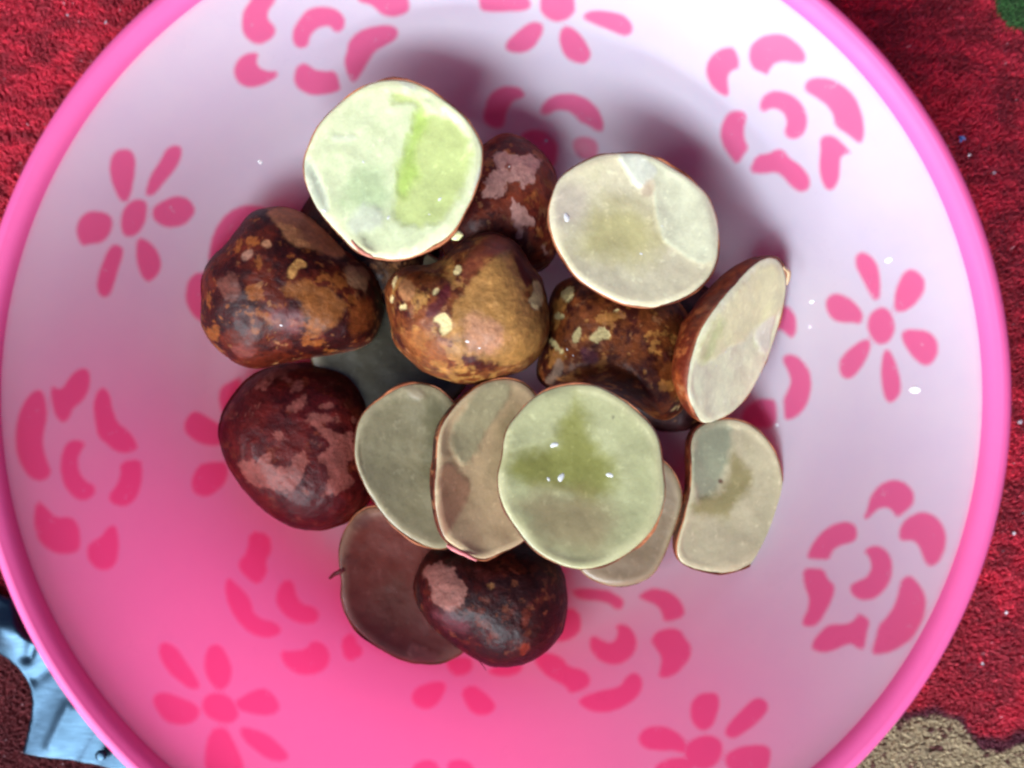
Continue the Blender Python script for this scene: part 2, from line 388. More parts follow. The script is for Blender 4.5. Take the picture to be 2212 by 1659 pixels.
MOTIFS = [
 ('A', [1590,0,1540,60,1525,140,1535,210,1580,265,1640,285,1700,260,1745,205,1735,160,1700,130,1690,100,1700,60,1740,10,1750,-60,1600,-60]),
 ('A', [1640,330,1560,335,1500,380,1475,440,1490,510,1545,550,1610,555,1680,530,1750,490,1755,450,1690,450,1640,430,1620,390]),
 ('A', [1880,140,1920,80,1980,45,2060,40,2130,60,2180,110,2180,170,2145,210,2110,200,2090,165,2040,165,1990,190,1960,230,1950,290,1910,310,1865,290,1845,240,1855,180]),
 ('A', [1910,395,1870,430,1855,490,1875,550,1920,585,1990,605,2080,595,2150,570,2150,530,2120,445,2040,450,1990,440,1950,410]),
 ('B', [70,260,130,200,210,170,300,155,360,165,390,200,370,250,300,290,230,330,190,400,160,450,120,510,90,520,60,460,40,390,60,320]),
 ('B', [110,-60,130,15,200,25,240,55,280,95,350,110,430,90,460,50,450,0,430,-60]),
 ('B', [1290,-60,1275,50,1300,100,1350,130,1400,140,1460,120,1500,80,1505,30,1480,-60]),
 ('B', [890,-20,900,50,930,75,1060,75,1180,70,1225,45,1220,0,1170,-40,1000,-60]),
 ('B', [1300,150,1250,135,1200,150,1120,210,1065,270,1060,310,1100,335,1170,335,1230,310,1270,260,1300,200]),
 ('B', [1460,160,1420,175,1400,230,1410,310,1450,370,1510,400,1570,400,1600,365,1600,320,1560,250,1520,200]),
 ('B', [1550,110,1570,80,1620,65,1720,70,1800,90,1850,130,1870,180,1850,220,1800,230,1720,190,1640,160,1570,130]),
 ('B', [1330,-90,1250,-130,1180,-220,1180,-290,1240,-300,1300,-240,1350,-140]),
 ('B', [1490,-70,1560,-20,1640,-30,1760,-120,1760,-190,1680,-200,1570,-130]),
 ('B', [1190,600,1160,560,1110,545,1050,545,990,570,950,620,930,690,920,760,960,800,1020,815,1055,790,1060,740,1075,690,1110,640,1160,620]),
 ('B', [1280,690,1310,640,1360,605,1430,590,1510,595,1590,630,1650,690,1680,760,1680,830,1640,830,1580,790,1530,770,1500,730,1450,700,1390,695,1330,725,1290,725]),
 ('B', [1140,880,1170,840,1220,820,1280,820,1340,850,1380,900,1395,970,1370,1050,1310,1080,1250,1060,1200,1000,1140,920]),
 ('B', [1480,910,1510,870,1570,860,1640,890,1650,960,1630,1000,1560,1010,1510,980]),
 ('C', [380,300,320,300,260,330,215,380,200,450,220,520,260,570,320,610,350,600,340,530,340,480,370,445,415,430,410,370]),
 ('C', [490,420,470,350,490,280,550,230,640,210,720,225,790,280,835,340,830,395,770,400,700,385,640,400,610,430,590,475,560,460,510,440]),
 ('C', [540,690,545,640,580,590,650,570,730,590,800,640,840,710,845,790,820,850,770,880,715,870,695,830,715,780,700,720,660,690,610,685,570,710]),
 ('C', [820,560,840,510,890,490,970,490,1060,530,1140,600,1180,690,1205,790,1200,870,1180,915,1110,860,1020,800,1010,740,980,680,920,630,850,590]),
 ('C', [450,710,400,695,350,710,310,760,290,840,310,930,360,1000,400,1040,440,980,475,930,450,890,440,820,460,750]),
 ('C', [520,980,600,970,640,945,690,945,730,1000,790,1035,840,1090,865,1150,850,1200,800,1215,750,1190,700,1130,650,1085,570,1100,470,1090]),
 ('C', [960,850,920,880,925,960,915,1050,930,1140,960,1195,1000,1205,1040,1150,1050,1070,1050,1000,1080,975,1125,965,1080,920,1020,860]),
 ('E', [1200,10,1150,30,1145,90,1175,160,1220,240,1260,320,1300,310,1305,230,1300,130,1260,50]),
 ('E', [1510,115,1450,140,1410,220,1390,310,1390,370,1420,395,1480,380,1550,320,1590,240,1580,170]),
 ('E', [1010,270,960,310,960,370,1000,440,1060,460,1130,460,1180,470,1200,410,1160,350,1090,290]),
 ('E', [1280,370,1235,410,1220,480,1240,550,1290,600,1350,590,1395,530,1395,450,1370,390,1330,360]),
 ('E', [1440,510,1500,500,1600,510,1655,550,1675,630,1650,700,1600,735,1540,710,1480,640,1440,570]),
 ('E', [1220,560,1150,590,1080,650,1040,710,1050,790,1100,820,1150,790,1200,720,1240,640,1245,580]),
 ('E', [1330,630,1310,700,1310,820,1320,900,1340,950,1370,970,1410,940,1440,880,1425,780,1390,680,1360,630]),
 ('E', [700,350,740,370,775,430,775,510,750,560,720,540,690,510,650,500,600,480,620,400]),
 ('E', [680,690,720,655,780,670,840,730,870,810,865,910,830,1000,770,1060,700,1080,695,1010,690,940,720,890,740,830,720,760]),
 ('E', [530,940,600,940,640,950,650,1010,650,1090,600,1130,500,1120,420,1080,440,1000]),
 ('E', [1215,1659,1240,1560,1290,1490,1370,1450,1450,1460,1510,1520,1520,1570,1510,1615,1450,1665,1410,1695,1380,1645,1340,1625,1290,1635,1250,1675,1220,1705,1200,1685]),
 ('H', [1420,180,1440,110,1500,60,1580,35,1660,70,1710,140,1725,230,1700,320,1650,385,1600,380,1570,320,1550,260,1510,220,1430,225]),
 ('H', [1160,180,1150,130,1100,100,1030,110,950,150,890,220,850,290,840,335,910,340,980,345,1000,290,1050,250,1110,240,1150,220]),
 ('H', [1200,290,1230,260,1290,250,1350,290,1385,370,1375,460,1330,540,1260,595,1180,600,1120,560,1110,510,1150,480,1210,460,1240,420,1250,370,1230,320]),
 ('H', [1440,460,1490,440,1540,480,1590,560,1595,660,1560,760,1500,850,1410,910,1330,940,1245,940,1270,860,1290,760,1350,700,1400,620,1420,540]),
 ('H', [815,400,890,395,950,405,970,460,1020,510,1005,580,960,680,910,750,860,770,810,755,820,710,850,650,855,580,820,500]),
 ('H', [1165,680,1140,730,1080,750,990,750,940,780,890,840,865,900,900,925,980,930,1070,890,1120,870,1170,910,1205,910,1215,820,1240,740,1210,700]),
 ('H', [240,1180,160,1190,110,1240,100,1320,130,1400,190,1430,240,1400,270,1330,290,1250,280,1195]),
 ('H', [560,1215,500,1220,450,1270,380,1340,330,1400,320,1450,370,1480,440,1440,520,1380,580,1320,600,1260]),
 ('H', [330,1570,400,1530,500,1510,590,1515,615,1560,605,1630,580,1700,450,1700,350,1680,320,1620]),
 ('H', [190,1450,90,1490,60,1560,90,1640,180,1680,270,1640,310,1560,300,1490,250,1455]),
 ('G', [1900,1460,1940,1410,2020,1390,2110,1410,2180,1460,2210,1520,2200,1570,2120,1550,2030,1550,1960,1540,1910,1510]),
 ('G', [2000,1659,2060,1610,2150,1590,2250,1600,2250,1680,2150,1720,2020,1720]),
 ('G', [1480,520,1700,530,1760,560,1815,600,1800,650,1760,660,1720,620,1650,600,1570,600,1500,580]),
 ('G', [1900,580,1940,540,2010,520,2090,540,2150,580,2190,640,2195,700,2100,735,2060,730,2050,680,2020,630,1950,605]),
 ('G', [1760,760,1810,745,1860,780,1895,850,1880,930,1820,990,1740,1010,1660,985,1600,920,1590,850,1620,820,1670,850,1720,870,1760,850,1775,800]),
 ('G', [2010,800,2080,775,2160,780,2200,840,2240,890,2230,960,2180,1030,2110,1085,2030,1090,2040,1030,2050,960,2010,900,1980,860]),
 ('G', [1820,1090,1870,1050,1920,1080,1930,1150,1890,1220,1800,1280,1700,1310,1600,1300,1530,1260,1530,1220,1620,1180,1720,1160,1790,1140]),
 ('G', [1260,930,1340,930,1420,960,1460,1020,1560,1040,1600,1090,1590,1140,1540,1170,1470,1190,1440,1140,1360,1100,1290,1050,1240,980]),
 ('G', [1400,640,1530,660,1545,780,1490,840,1400,865,1300,840,1330,700]),
 ('G', [500,1150,580,1120,650,1110,690,1130,670,1200,620,1270,560,1290,490,1270,460,1210]),
 ('G', [780,1170,850,1130,930,1180,990,1240,1000,1290,940,1330,860,1320,810,1260]),
 ('G', [680,990,740,960,840,960,860,1020,820,1070,730,1080]),
 ('G', [950,1040,1050,990,1180,1000,1150,1060,1060,1085,970,1070]),
 ('G', [60,840,150,880,160,950,80,980,30,920]),
 ('G', [470,1640,560,1600,640,1630,650,1720,480,1720]), ('G', [690,1620,780,1600,860,1640,860,1720,700,1720]),
 ('F', [1440,450,1500,500,1560,560,1590,620,1600,680,1660,720,1740,740,1780,780,1760,820,1680,840,1580,810,1490,720,1440,620,1420,520]),
 ('F', [1780,480,1850,470,1870,560,1900,620,1980,640,2020,680,2000,740,1920,750,1830,720,1760,650,1740,580]),
 ('F', [1580,160,1700,180,1720,280,1680,350,1690,430,1640,500,1570,470,1510,400,1510,350,1560,300]),
 ('F', [1980,850,2060,880,2090,960,2060,1040,1960,1075,1860,1060,1790,1000,1770,920,1850,920,1930,910]),
 ('F', [2150,860,2212,800,2260,850,2260,980,2180,980]),
 ('D', [240,880,190,910,140,980,105,1080,95,1200,110,1310,160,1410,230,1465,300,1450,325,1400,300,1340,275,1260,270,1180,290,1100,300,1000,275,900]),
 ('D', [320,855,370,880,400,870,440,800,500,750,550,750,575,800,560,890,520,960,460,1000,440,1060,400,1095,350,1050,325,960]),
 ('D', [650,865,610,900,590,980,600,1080,620,1180,680,1230,730,1275,800,1285,870,1260,860,1210,810,1140,740,1090,710,1000,690,900]),
 ('D', [540,1220,490,1200,430,1210,390,1280,380,1380,400,1480,460,1560,530,1590,600,1550,600,1490,540,1460,500,1400,490,1320,520,1260]),
 ('D', [760,1340,890,1320,900,1400,890,1500,850,1590,780,1625,700,1600,685,1550,730,1500,760,1440]),
 ('F', [230,-40,300,20,350,80,450,70,500,130,510,220,500,290,400,310,320,290,250,230,210,120]),
 ('F', [680,140,730,120,750,200,750,300,730,380,660,415,590,390,545,320,560,240,640,200]),
 ('A', [800,940,730,950,700,1000,690,1080,710,1170,760,1270,800,1280,830,1220,850,1120,860,1020,840,960]),
 ('A', [1100,915,1050,940,1010,1020,950,1110,920,1200,930,1240,980,1230,1040,1150,1110,1070,1150,990,1150,930]),
 ('A', [890,1255,820,1270,770,1340,760,1420,780,1490,840,1500,900,1450,930,1360,930,1280]),
 ('A', [970,1310,1040,1260,1130,1235,1200,1260,1240,1330,1200,1390,1150,1430,1050,1440,980,1400,960,1350]),
 ('A', [700,1360,620,1330,540,1340,490,1400,480,1480,520,1560,570,1540,640,1540,690,1490,715,1420]),
 ('D', [720,-40,775,-20,780,20,750,120,720,220,700,280,660,305,620,280,610,200,640,100,680,0]),
 ('D', [880,-80,930,-60,980,-20,1015,50,1020,120,980,180,930,205,890,160,860,60,860,-40]),
 ('A', [1640,1300,1540,1295,1440,1340,1370,1430,1330,1530,1320,1650,1350,1750,1500,1700,1600,1500,1700,1400,1680,1320]),
 ('D', [1300,140,1220,150,1180,220,1170,310,1200,390,1260,450,1350,470,1350,200]),
 ('D', [1200,1030,1250,1020,1320,1060,1400,1110,1440,1200,1380,1240,1280,1230,1190,1180,1155,1110]),
 ('D', [1250,1360,1340,1340,1440,1340,1440,1450,1380,1520,1300,1565,1230,1540,1205,1470]),
 ('D', [1400,860,1480,820,1530,800,1500,960,1430,1080,1390,1000,1380,920]),
 ('F', [1040,860,1000,890,1010,960,1060,1050,1130,1110,1200,1160,1270,1160,1240,1080,1170,980,1110,890]),
 ('F', [1360,875,1310,900,1290,980,1300,1070,1350,1150,1400,1170,1450,1130,1470,1040,1440,950,1400,890]),
 ('F', [990,1190,960,1230,1000,1310,1050,1370,1140,1390,1230,1370,1270,1300,1230,1250,1130,1210,1050,1180]),
 ('F', [1300,1200,1270,1260,1300,1330,1380,1370,1460,1380,1510,1340,1500,1270,1440,1200,1370,1180]),
 ('F', [1480,1240,1560,1190,1650,1150,1720,1180,1780,1280,1720,1330,1600,1320,1500,1290]),
 ('F', [1330,1420,1400,1400,1450,1430,1480,1500,1530,1600,1550,1700,1300,1700,1290,1560]),
 ('F', [1510,1400,1600,1410,1700,1450,1790,1530,1830,1590,1790,1620,1700,1610,1600,1540,1530,1470]),
]
def make_bowl():
    root = thing('plastic_bowl', 'white plastic bowl printed with pink roses and daisies, pink rim, holding the beans', 'bowl', (BX, BY, 0))
    NTH = 720
    pr = resample(PROF, 190)
    v = revolve(pr, NTH)
    sd = np.full(len(v), 40.0); px = px_of(v)
    for tg, fl in MOTIFS:
        poly = chaikin(P(tg, fl), 1)
        lo = poly.min(0) - 14; hi = poly.max(0) + 14
        m = (px[:, 0] > lo[0]) & (px[:, 0] < hi[0]) & (px[:, 1] > lo[1]) & (px[:, 1] < hi[1])
        idx = np.nonzero(m)[0]
        if len(idx): sd[idx] = np.minimum(sd[idx], sdf(px[idx], poly))
    rr_ = np.hypot(v[:, 0] - BX, v[:, 1] - BY); sd = np.minimum(sd, (10.02 - rr_) * 90)
    link_mesh('bowl_lining', v, grid_faces(len(pr), NTH), M_IN, root, attrs={'print_distance': sd})
    # outer skin: 2.2 mm thicker, closed under the rim
    po = PROF.copy(); d = np.gradient(po, axis=0); nrm = np.stack([d[:, 1], -d[:, 0]], 1); nrm /= np.linalg.norm(nrm, axis=1)[:, None]
    po = resample(po + nrm * .22, 60); po[0, 0] = 0.0
    link_mesh('bowl_wall', revolve(po, 180), grid_faces(60, 180, flip=True), M_OUT, root)
    rp = np.array([(9.99, 5.60), (10.01, 5.70), (10.04, 5.79), (10.09, 5.86), (10.15, 5.91), (10.20, 5.94), (10.24, 5.97), (10.34, 5.965), (10.43, 5.91), (10.48, 5.78), (10.50, 5.62), (10.50, 5.42), (10.44, 5.38), (10.38, 5.42), (10.36, 5.60), (10.28, 5.70), (10.20, 5.66), (10.16, 5.5), (10.12, 5.35)])
    for _ in range(2):
        q = np.stack([rp[:-1] * .75 + rp[1:] * .25, rp[:-1] * .25 + rp[1:] * .75], 1).reshape(-1, 2)
        rp = np.concatenate([rp[:1], q, rp[-1:]], 0)
    link_mesh('rim', revolve(rp, 720), grid_faces(len(rp), 720), M_RIM, root)
    fp = np.array([(4.6, .40), (4.6, .02), (4.7, -.02), (4.95, -.02), (5.05, .02), (5.1, .42)])
    link_mesh('foot_ring', revolve(fp, 180), grid_faces(len(fp), 180), M_OUT, root)
    return root
make_bowl()

# ------------------------------------------------------------------ the split beans
def outline_to_local(poly, C, n, uu, vv, nt):
    k = np.stack([(poly[:, 0] - 1106) / FPX, (829.5 - poly[:, 1]) / FPX, -np.ones(len(poly))], 1)
    o = np.array([0, 0, CAM_H])
    t = ((C - o) @ n) / (k @ n)
    w = o + k * t[:, None] - C
    a, b = w @ uu, w @ vv
    p = chaikin(np.stack([a, b], 1), 1)
    th = np.arctan2(p[:, 1], p[:, 0]); r = np.hypot(p[:, 0], p[:, 1])
    s = np.argsort(th); th, r = th[s], r[s]
    T = np.linspace(-np.pi, np.pi, nt, endpoint=False)
    R = np.interp(T, np.concatenate([th[-3:] - 2 * np.pi, th, th[:3] + 2 * np.pi]), np.concatenate([r[-3:], r, r[:3]]))
    Fq = np.fft.rfft(R); kk = np.arange(len(Fq)); Fq *= np.exp(-(kk / 22.0) ** 2)
    return T, np.fft.irfft(Fq, nt)

def paint(px, base, layers, loc, seed):
    """colour marks, some of them painted shade: (polygon, colour, softness, warp, opacity)"""
    c = base.copy()
    for L in layers:
        poly, colr = L[0], L[1]
        soft = L[2] if len(L) > 2 else 3; wp = L[3] if len(L) > 3 else 5; al = L[4] if len(L) > 4 else 1.0
        sd = sdf(px, chaikin(poly, 1)) + fbm(loc * 3.2, seed + 31, 5, .6) * wp * 2.4 + fbm(loc * 9.0, seed + 33, 3, .6) * wp * 1.0
        m = smooth(-sd, -soft, soft)[:, None] * al
        c = c * (1 - m) + lin(colr) * m
    return c

NB = 256
def bean(name, label, outline, z, tilt=(0, 0), T=1.4, face_up=True, seed=1, group=None, kern=(215, 208, 168), kmarks=(), smarks=(),
         dish=.18, bumps=(), skin=((62, 14, 10), (118, 50, 24), (150, 98, 48)), gold=.0, full=2.2, fleck=(168, 118, 78), dark_edge=True, cat='bean half', kdark=None, kgrain=.0):
    """one cotyledon: flesh with its cut face, and the brown skin round its back.
    tilt = (x, y) lean of the outward normal of the cut face (or of the dome when it lies face down)."""
    c0 = outline.mean(0)
    C = at(c0[0], c0[1], z)
    up = np.array([tilt[0], tilt[1], 1.0]); up /= np.linalg.norm(up)
    n = up if face_up else -up
    uu = np.array([1., 0, 0]) - up[0] * up; uu /= np.linalg.norm(uu); vv = np.cross(up, uu)
    th, R = outline_to_local(outline, C, up, uu, vv, NB)
    ct, st = np.cos(th), np.sin(th)
    root = thing(name, label, cat, tuple(C), group)
    def world(rad, h):       # rad (k,NB) fraction of R ; h (k,NB) along the cut-face normal
        a = rad * R * ct; b = rad * R * st
        p = C + a[..., None] * uu + b[..., None] * vv + h[..., None] * n
        return p.reshape(-1, 3), np.stack([a, b, h], -1).reshape(-1, 3)
    one = np.ones(NB)
    # ---------------- flesh
    fr = np.concatenate([[0.002], np.linspace(.03, .93, 44), [.965, .991]])[:, None] * one
    nf = len(fr)
    fh = -dish * .62 * (1 - np.clip(fr / .95, 0, 1) ** 2.2)
    fh = fh - .03 * smooth(fr, .93, .99)
    nd = 26
    ph = np.linspace(.02, 1.0, nd) * np.pi / 2
    dr = (np.cos(ph) ** (2 / full))[:, None] * .984 * one; dh = -(np.sin(ph) ** .95)[:, None] * (T * (.90 if face_up else .45)) * one - .05
    dr = dr * (.99 if face_up else .93)
    dr[-1] = .002
    rad = np.concatenate([fr, dr]); hh = np.concatenate([fh, dh])
    pw, pl = world(rad, hh)
    isf = (np.arange(len(pl)) < nf * NB)
    px = px_of(pw)
    d = fbm(pl * .9, seed, 2) * .07 * isf + fbm(pl * 2.2, seed + 4, 3) * .008 * isf + fbm(pl * 6, seed + 5, 3) * .006 * isf
    if face_up:
        for (bx, by, w, amp) in bumps:
            d = d + amp * np.exp(-((px[:, 0] - bx) ** 2 + (px[:, 1] - by) ** 2) / w ** 2) * isf
        for L in kmarks:
            if len(L) > 5:   # a mark that is a raised or sunken flake
                sdv = sdf(px, chaikin(L[0], 1)) + fbm(pl * 3.2, seed + 31, 4) * (L[3]) * 1.8
                d = d + L[5] * .6 * smooth(-sdv, -7, 7) * isf
    rr = rad.reshape(-1)
    d = d * (1 - smooth(rr, .86, .97))
    pw = pw + d[:, None] * n
    base = lin(kern)[None] * np.ones((len(pw), 1))
    base = base * .66 * (1 + .06 * fbm(pl * .9, seed + 2, 4, .5)[:, None])
    gv_ = fbm(pl * 2.4 + 7, seed + 25, 5, .62)
    wv = smooth(gv_, .08, .5)[:, None] * .22; base = base * (1 - wv) + np.minimum(base * 1.28 + .03, .86) * wv
    wv = smooth(-gv_, .10, .6)[:, None] * .18; base = base * (1 - wv) + base * np.array([.86, .92, .70]) * wv
    rim_t = smooth(rr, .80, .98)[:, None] * isf[:, None] * .55
    base = base * (1 - rim_t) + (base * .8 + lin((225, 205, 175)) * .35) * rim_t
    if kgrain:
        g = smooth(fbm(pl * 9, seed + 8, 3), .25, .6)[:, None] * kgrain
        base = base * (1 - g) + base * .72 * g
    mk = []
    kc = paint(px, base, [(m[0], tuple(np.array(m[1]) * .84), (m[2] if len(m) > 2 else 3) * 1.3, *m[3:5]) for m in kmarks], pl, seed) if face_up else base
    ang_ = seed * 1.3; ca_, sa_ = math.cos(ang_), math.sin(ang_)
    st_ = fbm(np.stack([(pl[:, 0] * ca_ + pl[:, 1] * sa_) * 9, (-pl[:, 0] * sa_ + pl[:, 1] * ca_) * 2.2, pl[:, 2]], 1), seed + 28, 4, .6)
    kc = kc * (1 + .08 * fbm(pl * 5.0, seed + 27, 4, .6)[:, None] + .07 * st_[:, None])
    fl = smooth(fbm(pl * 6.5, seed + 29, 3, .6), .36, .52)[:, None] * .35 * isf[:, None]
    kc = kc * (1 - fl) + np.minimum(kc * 1.5 + .04, .9) * fl
    kf = grid_faces(nf + nd, NB, flip=False)
    if not face_up: pass
    link_mesh('flesh', pw, kf, M_FLESH, root, colors=np.clip(kc * (1.03, 1.05, .88), 0, .95))
    # ---------------- skin
    edge = .0 + .035 * fbm(np.stack([ct * 4, st * 4, np.zeros(NB)], 1), seed + 3, 4)
    prof_r = [.982 * one, .985 * one, .996 * one, 1.0 * one]; prof_h = [-.10 * one, edge - .035, edge - .02, edge - .05]
    ns = 88
    ph = np.linspace(.035, 1.0, ns) * np.pi / 2
    for a in ph:
        prof_r.append(np.cos(a) ** (2 / full) * 1.0 * one if a < 1.57 else .002 * one)
        prof_h.append(-(np.sin(a) ** .95) * T * one - .05)
    sr = np.stack(prof_r); sh = np.stack(prof_h)
    jag = fbm(np.stack([ct * 9, st * 9, np.zeros(NB)], 1), seed + 19, 4, .7); thick = smooth(fbm(np.stack([ct * 1.6, st * 1.6, np.zeros(NB)], 1), seed + 20, 3), .05, .6)
    sr = sr * (1 + .008 * jag)[None]; sr[2:12] = sr[2:12] * (1 + .03 * thick[None])
    sw, sl = world(sr, sh)
    spx = px_of(sw)
    inner = (np.arange(len(sl)) >= 4 * NB)
    low = fbm(sl * .75, seed + 11, 3) * .075 + fbm(sl * 1.9, seed + 13, 3) * .03; fine = fbm(sl * 3.5, seed + 12, 4) * .025
    ds = -(low + fine) * inner * smooth(np.abs(sl[:, 2]), .05, .5)
    if not face_up:
        for (bx, by, w, amp) in bumps:
            ds = ds - amp * np.exp(-((spx[:, 0] - bx) ** 2 + (spx[:, 1] - by) ** 2) / w ** 2) * inner * smooth(np.abs(sl[:, 2]), .0, .3)
    sw = sw + ds[:, None] * n
    q = sl.copy()
    f1 = fbm(q * 1.3 + 3, seed + 41, 5, .6); f2 = fbm(q * 2.6 + 9, seed + 42, 5, .62); f3 = fbm(q * 6.5, seed + 43, 3)
    s0, s1, s2 = [lin(x) for x in skin]
    w = smooth(f1 + .3 * f3, -.16 - gold, .22 - gold)[:, None]
    sc = s0 * (1 - w) + s1 * w
    w = smooth(f2 + .25 * f3, .22 - gold * .9, .34 - gold * .6)[:, None]
    sc = sc * (1 - w) + s2 * w
    sc = sc * (1 + .35 * f3[:, None])
    f4 = fbm(q * 5.2 + 31, seed + 44, 4, .65); zone = smooth(fbm(q * 1.1 + 11, seed + 45, 2), -.25, .35)
    w = (smooth(f4, .27, .36) * zone * .8)[:, None]; sc = sc * (1 - w) + lin(fleck) * w
    w = (smooth(-f4, .30, .45) * .6)[:, None]; sc = sc * (1 - w) + s0 * .45 * w
    sc = paint(spx, sc, smarks, sl, seed + 60) if len(smarks) else sc
    if len(smarks):
        vary = (1 + .55 * fbm(sl * 4.5, seed + 71, 5, .65)[:, None]); sc = sc * vary
    if dark_edge:
        e = np.zeros(len(sl)); e[:4 * NB] = 1
        hue = smooth(fbm(np.stack([np.tile(ct, len(sr)) * 2, np.tile(st, len(sr)) * 2, np.zeros(len(sl))], 1), seed + 14, 3), -.2, .3)[:, None]
        ec = lin((120, 58, 38)) * (1 - hue) + lin((212, 140, 100)) * hue
        sc = np.where(e[:, None] > 0, ec, sc)
    link_mesh('skin', sw, grid_faces(len(sr), NB), M_SKIN, root, colors=np.clip(sc * (.72, .62, .54), 0, 1))
    return root

G_UP = 'bean halves lying cut face up'
G_DN = 'bean halves lying brown skin up'
# --- base layer, mostly hidden
bean('bean_half', 'bean half low in the pile, green and taupe slivers showing between the mottled skins', circ(850, 725, 188, 196), 1.55, T=1.0, seed=16, group=G_UP, kern=(62, 56, 38), dish=.1, kmarks=[(circ(850, 600, 60, 50), (128, 160, 112), 10, 4, .9)])
bean('bean_half', 'dark skinned bean half peeping out behind the tan shoulder of the left mottled skin', circ(795, 530, 158, 162), .75, T=1.35, face_up=False, seed=18, group=G_DN, skin=((42, 18, 14), (70, 38, 22), (90, 60, 34)))
bean('bean_half', 'dark smooth bean half under the heap, a sliver left of the tilted half', circ(1450, 768, 158, 166), .75, T=.75, face_up=False, seed=17, group=G_DN, skin=((50, 14, 20), (60, 22, 26), (70, 34, 30)))
# --- skins up
S = 's13'
bean('bean_half', 'round maroon bean skin with pinkish grey flecks, at the left edge of the heap', P(S, [760,145,640,160,540,200,430,260,330,370,250,480,200,580,182,720,190,820,230,940,300,1060,390,1180,490,1290,600,1380,720,1450,860,1495,1000,1490,1150,1440,1230,1390,1340,1290,1400,1150,1430,950,1450,700,1430,530,1390,400,1310,270,1200,200,1050,150,900,135]),
     1.0, tilt=(.10, .02), T=1.55, face_up=False, seed=13, group=G_DN, skin=((78, 10, 10), (92, 20, 14), (104, 40, 24)), full=2.3, fleck=(140, 80, 70),
     smarks=[(P(S, f), (158, 92, 84), 3.5, 7, .75) for f in (
       [450,350,520,250,640,170,780,150,770,190,700,210,740,300,680,290,640,260,540,300,480,360], [730,360,770,280,820,310,820,370,760,370],
       [700,500,780,450,850,380,870,430,830,530,760,560,710,540],
       [840,590,900,530,960,570,1080,570,1110,610,1060,640,960,640,1100,740,1160,720,1250,690,1250,900,1150,1000,1280,1150,1100,1180,1000,1230,1060,1150,1060,1030,1020,960,960,930,1000,850,1060,820,980,720,850,650],
       [600,710,650,690,680,730,640,770], [300,950,400,920,470,960,530,870,570,880,580,980,720,1000,760,900,850,880,860,980,800,1050,800,1150,700,1200,560,1180,420,1120,340,1040],
       [980,480,1040,455,1090,480,1030,510])])
S = 's14'
bean('bean_half', 'brown shaded cut bean half at the bottom, partly under the darkest skin', P(S, [390,140,300,180,220,280,160,400,140,520,150,640,170,740,155,850,180,980,240,1080,330,1180,450,1270,580,1340,720,1390,860,1405,980,1395,1070,1350,1150,1310,1210,1200,1230,1000,1200,800,1100,560,950,380,750,230,550,150]),
     1.45, tilt=(.06, .10), T=.95, seed=14, group=G_UP, kern=(128, 50, 26), dish=.14,
     kmarks=[(P(S, [700,1220,770,1210,850,1290,960,1290,940,1370,820,1390,720,1350,690,1280]), (150, 84, 72), 3, 4, .8, .04),
             (P(S, [230,280,380,150,420,300,260,340]), (100, 44, 34), 6, 5, .7), (P(S, [420,820,620,640,760,820,800,1080,560,1160,380,1040]), (110, 58, 34), 22, 8, .6)])
bean('bean_half', 'darkest bean skin with a chalky pink patch, at the bottom of the heap', P(S, [780,620,760,760,790,900,850,1010,960,1130,1060,1220,1200,1320,1340,1380,1480,1390,1620,1370,1760,1300,1870,1200,1930,1080,1955,950,1955,820,1920,640,1850,540,1700,450,1500,400,1250,400,1000,430,850,500]),
     1.35, tilt=(-.05, .05), T=1.5, face_up=False, seed=15, group=G_DN, skin=((44, 8, 6), (64, 16, 9), (84, 32, 16)), fleck=(120, 66, 40), full=2.4,
     bumps=[(1010, 1390, 60, -.22), (960, 1330, 70, .12)],
     smarks=[(P(S, [820,700,850,640,940,600,1010,640,1060,590,1080,680,1130,760,1140,860,1080,940,1000,950,920,900,870,900,900,800,860,720]), (176, 126, 116), 4, 8, .8),
             (P(S, [1310,760,1370,740,1390,800,1340,820]), (140, 100, 60), 3, 3, .8), (P(S, [1260,870,1340,860,1360,910,1300,950]), (120, 72, 60), 4, 4, .7),
             (P(S, [880,980,1000,990,1180,1060,1190,1180,1020,1120]), (120, 70, 80), 14, 6, .6),
             (P(S, [1600,950,1660,960,1640,1100,1580,1080]), (120, 50, 30), 5, 5, .8), (P(S, [1560,1260,1640,1210,1680,1260,1620,1340]), (150, 58, 30), 6, 5, .8)])
S = 's6'
bean('bean_half', 'bean skin with large pale pink blotches, between the two upper cut faces', P(S, [350,230,420,170,520,130,640,150,760,210,860,290,960,420,1020,600,1060,850,1040,1100,980,1300,850,1400,600,1450,300,1420,40,1300,-130,1080,-180,800,-100,540,120,340]),
     1.5, tilt=(.0, .06), T=1.6, face_up=False, seed=6, group=G_DN, skin=((84, 24, 20), (130, 58, 34), (150, 88, 44)), full=2.3,
     smarks=[(P(S, f), (202, 158, 150), 2.5, 6, .9) for f in (
       [430,270,520,260,600,280,680,300,750,290,860,330,840,390,810,470,810,530,720,560,690,620,660,580,650,530,590,560,530,560,520,640,460,690,380,700,320,720,300,640,350,600,320,520,400,440,470,430,450,370],
       [570,690,650,740,720,810,800,900,800,960,700,960,640,1000,590,920], [620,1000,700,980,700,1080,650,1110], [780,1010,850,1060,820,1100], [870,1140,920,1180,900,1230])]
       + [(P(S, [540,570,580,530,640,560,680,680,620,660]), (120, 62, 44), 4, 4, .9), (P(S, [500,370,580,360,580,450,520,420]), (128, 72, 60), 3, 4, .9)])
S = 's4'
